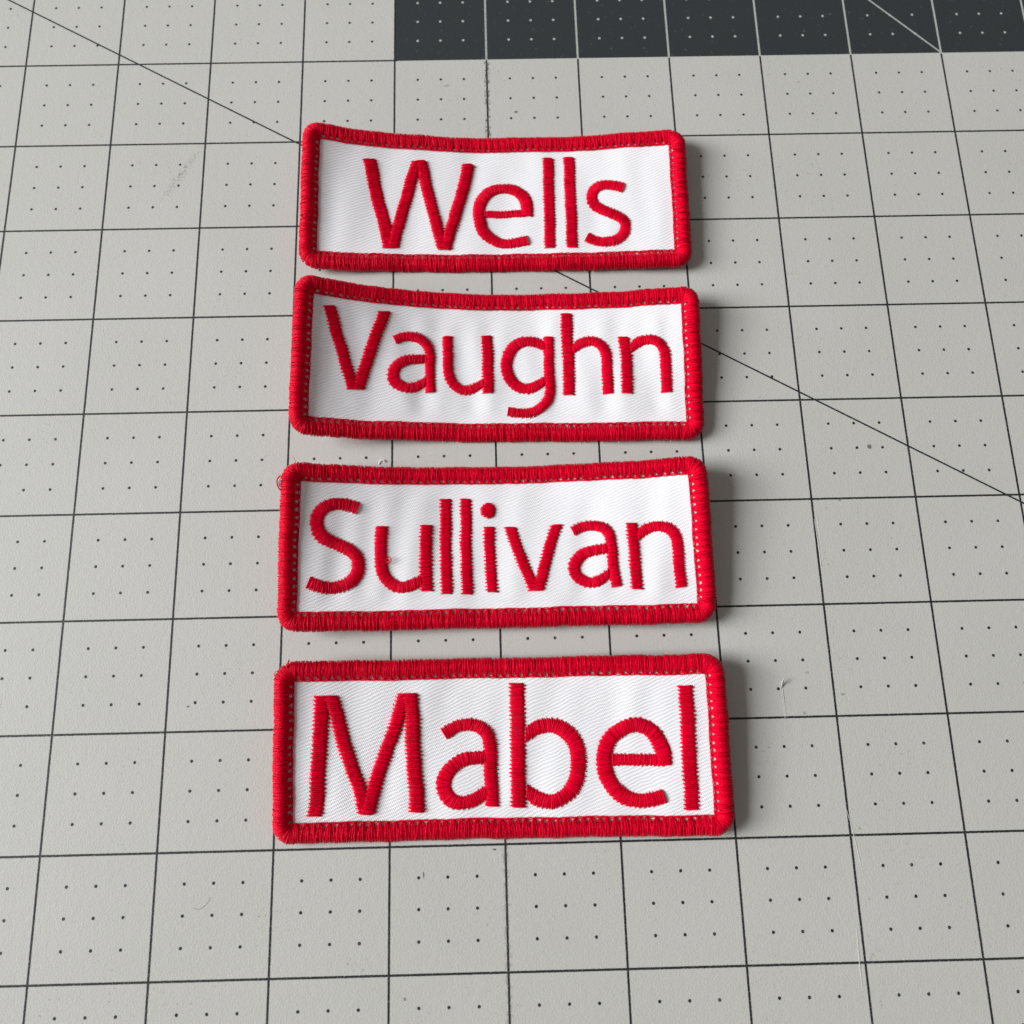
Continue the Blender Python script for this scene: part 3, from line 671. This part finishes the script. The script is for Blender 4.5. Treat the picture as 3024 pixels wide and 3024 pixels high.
            UF.append(np.stack([ii[:-1, :-1], ii[:-1, 1:], ii[1:, 1:], ii[1:, :-1]], -1).reshape(-1, 4) + un)
            un += len(V)
        lo = add("letter", np.vstack(VV), np.vstack(FF), M_RED)
        lo['label'] = ('capital ' if ch.isupper() else 'small ') + ch + ' in red satin stitch'
        add("padding", np.vstack(UV_), np.vstack(UF), M_CORE, lo)

    # white fibres of the backing that poke out below the wrapped edge
    nf = 46
    s = np.concatenate([r.uniform(0, CUM[3], 30), r.uniform(CUM[4], PER, nf - 30)])
    tt = np.linspace(0, 1, 6)
    lat = np.cumsum(r.uniform(-.12, .12, (nf, 6)), axis=1)
    ln = r.uniform(.25, .75, (nf, 1))
    a, c = edge_uv(s[:, None] + lat, .3 - tt[None] * ln * 1.6)
    P = S.at(a, c, -.9 + r.uniform(-.1, .3, (nf, 1)) + tt[None] * r.uniform(-.1, .3, (nf, 1)))
    V, F = tubes(P, 0.035 * MM, np.array([0, 0, 1.0]), 4)
    fz = add("frayed_backing", V, F, M_WHITE)
    fz['kind'] = 'stuff'

    def loose(pts, rad, m=M_RED, nm="loose_thread"):
        """pts: (u, v, h) mm on the sheet"""
        C = crom(np.array(pts, float), np.linspace(0, len(pts) - 1, 36))
        P = S.at(C[:, 0], C[:, 1], C[:, 2])
        V, F = tubes(P[None], rad * MM, np.array([0, 0.02, 1.0]), 6)
        return add(nm, V, F, m)
    return S, loose


LABELS = {
    'wells': "white twill patch embroidered Wells in red, at the top of the column, upper corners curling",
    'vaughn': "white twill patch embroidered Vaughn in red, lying between the Wells and Sullivan patches",
    'sullivan': "white twill patch embroidered Sullivan in red, lying between the Vaughn and Mabel patches",
    'mabel': "white twill patch embroidered Mabel in red, nearest and largest in view, below the Sullivan patch",
}
made = {}
for k_, (nm_, pk_) in enumerate((('wells', .05), ('vaughn', .125), ('sullivan', .10), ('mabel', .07))):
    q_, let_ = PATCH[nm_]
    made[nm_] = build_patch(nm_, q_, let_, LABELS[nm_], 11 + k_, pk_)

lt = made['sullivan'][1]
lt([(-50.4, 16.0, .6), (-51.1, 15.0, .7), (-51.0, 13.7, .5), (-50.5, 12.8, .3), (-50.0, 12.7, .2)], .16)
lt([(-47.2, 18.6, .8), (-47.5, 19.6, 1.2), (-48.2, 20.6, 1.5)], .05)
lt([(-26.2, -3.4, .5), (-25.2, -2.6, .9), (-24.7, -3.3, .9), (-25.3, -3.9, .7), (-26.1, -3.6, .4)], .11)
lt([(-50.0, 15.2, .5), (-50.6, 14.5, .5), (-50.5, 13.6, .3), (-50.0, 13.1, .3)], .2, M_WHITE)
lt = made['mabel'][1]
lt([(-48.6, 16.6, .3), (-49.6, 17.6, .6), (-50.2, 17.0, .6), (-49.7, 16.2, .4), (-48.8, 16.0, .2)], .08)
lt([(-47.4, 17.0, .9), (-47.5, 18.6, 1.1), (-47.2, 20.0, 1.0)], .18)


# ---------------------------------------------------------------- lint lying on the mat
def fibre(name, pts, rad, m, label):
    P0 = np.array(pts, float)
    o3 = np.array([P0[0, 0], P0[0, 1], 0.0])
    C = crom((P0 - o3) * MM, np.linspace(0, len(pts) - 1, 40))
    V, F = tubes(C[None], rad * MM, np.array([0.01, 0.02, 1.0]), 6)
    o = mesh_obj(name, V, F, m)
    o.location = o3 * MM
    tag(o, label, "lint")
    return o


fibre("lint_fibre", [(-28.6, 10.9, .1), (-28.4, 11.6, .25), (-27.9, 12.0, .4), (-27.3, 11.7, .3), (-27.3, 11.4, .15)], .12, M_WHITE,
      "tiny white curl of lint on the mat just above the Sullivan patch")
fibre("lint_fibre", [(-67.6, -87.4, .05), (-66.3, -87.7, .05), (-65.2, -87.0, .06), (-64.6, -86.2, .1), (-64.1, -85.3, .1)], .024, M_HAIR,
      "fine bent hair on the mat below and left of the Mabel patch")
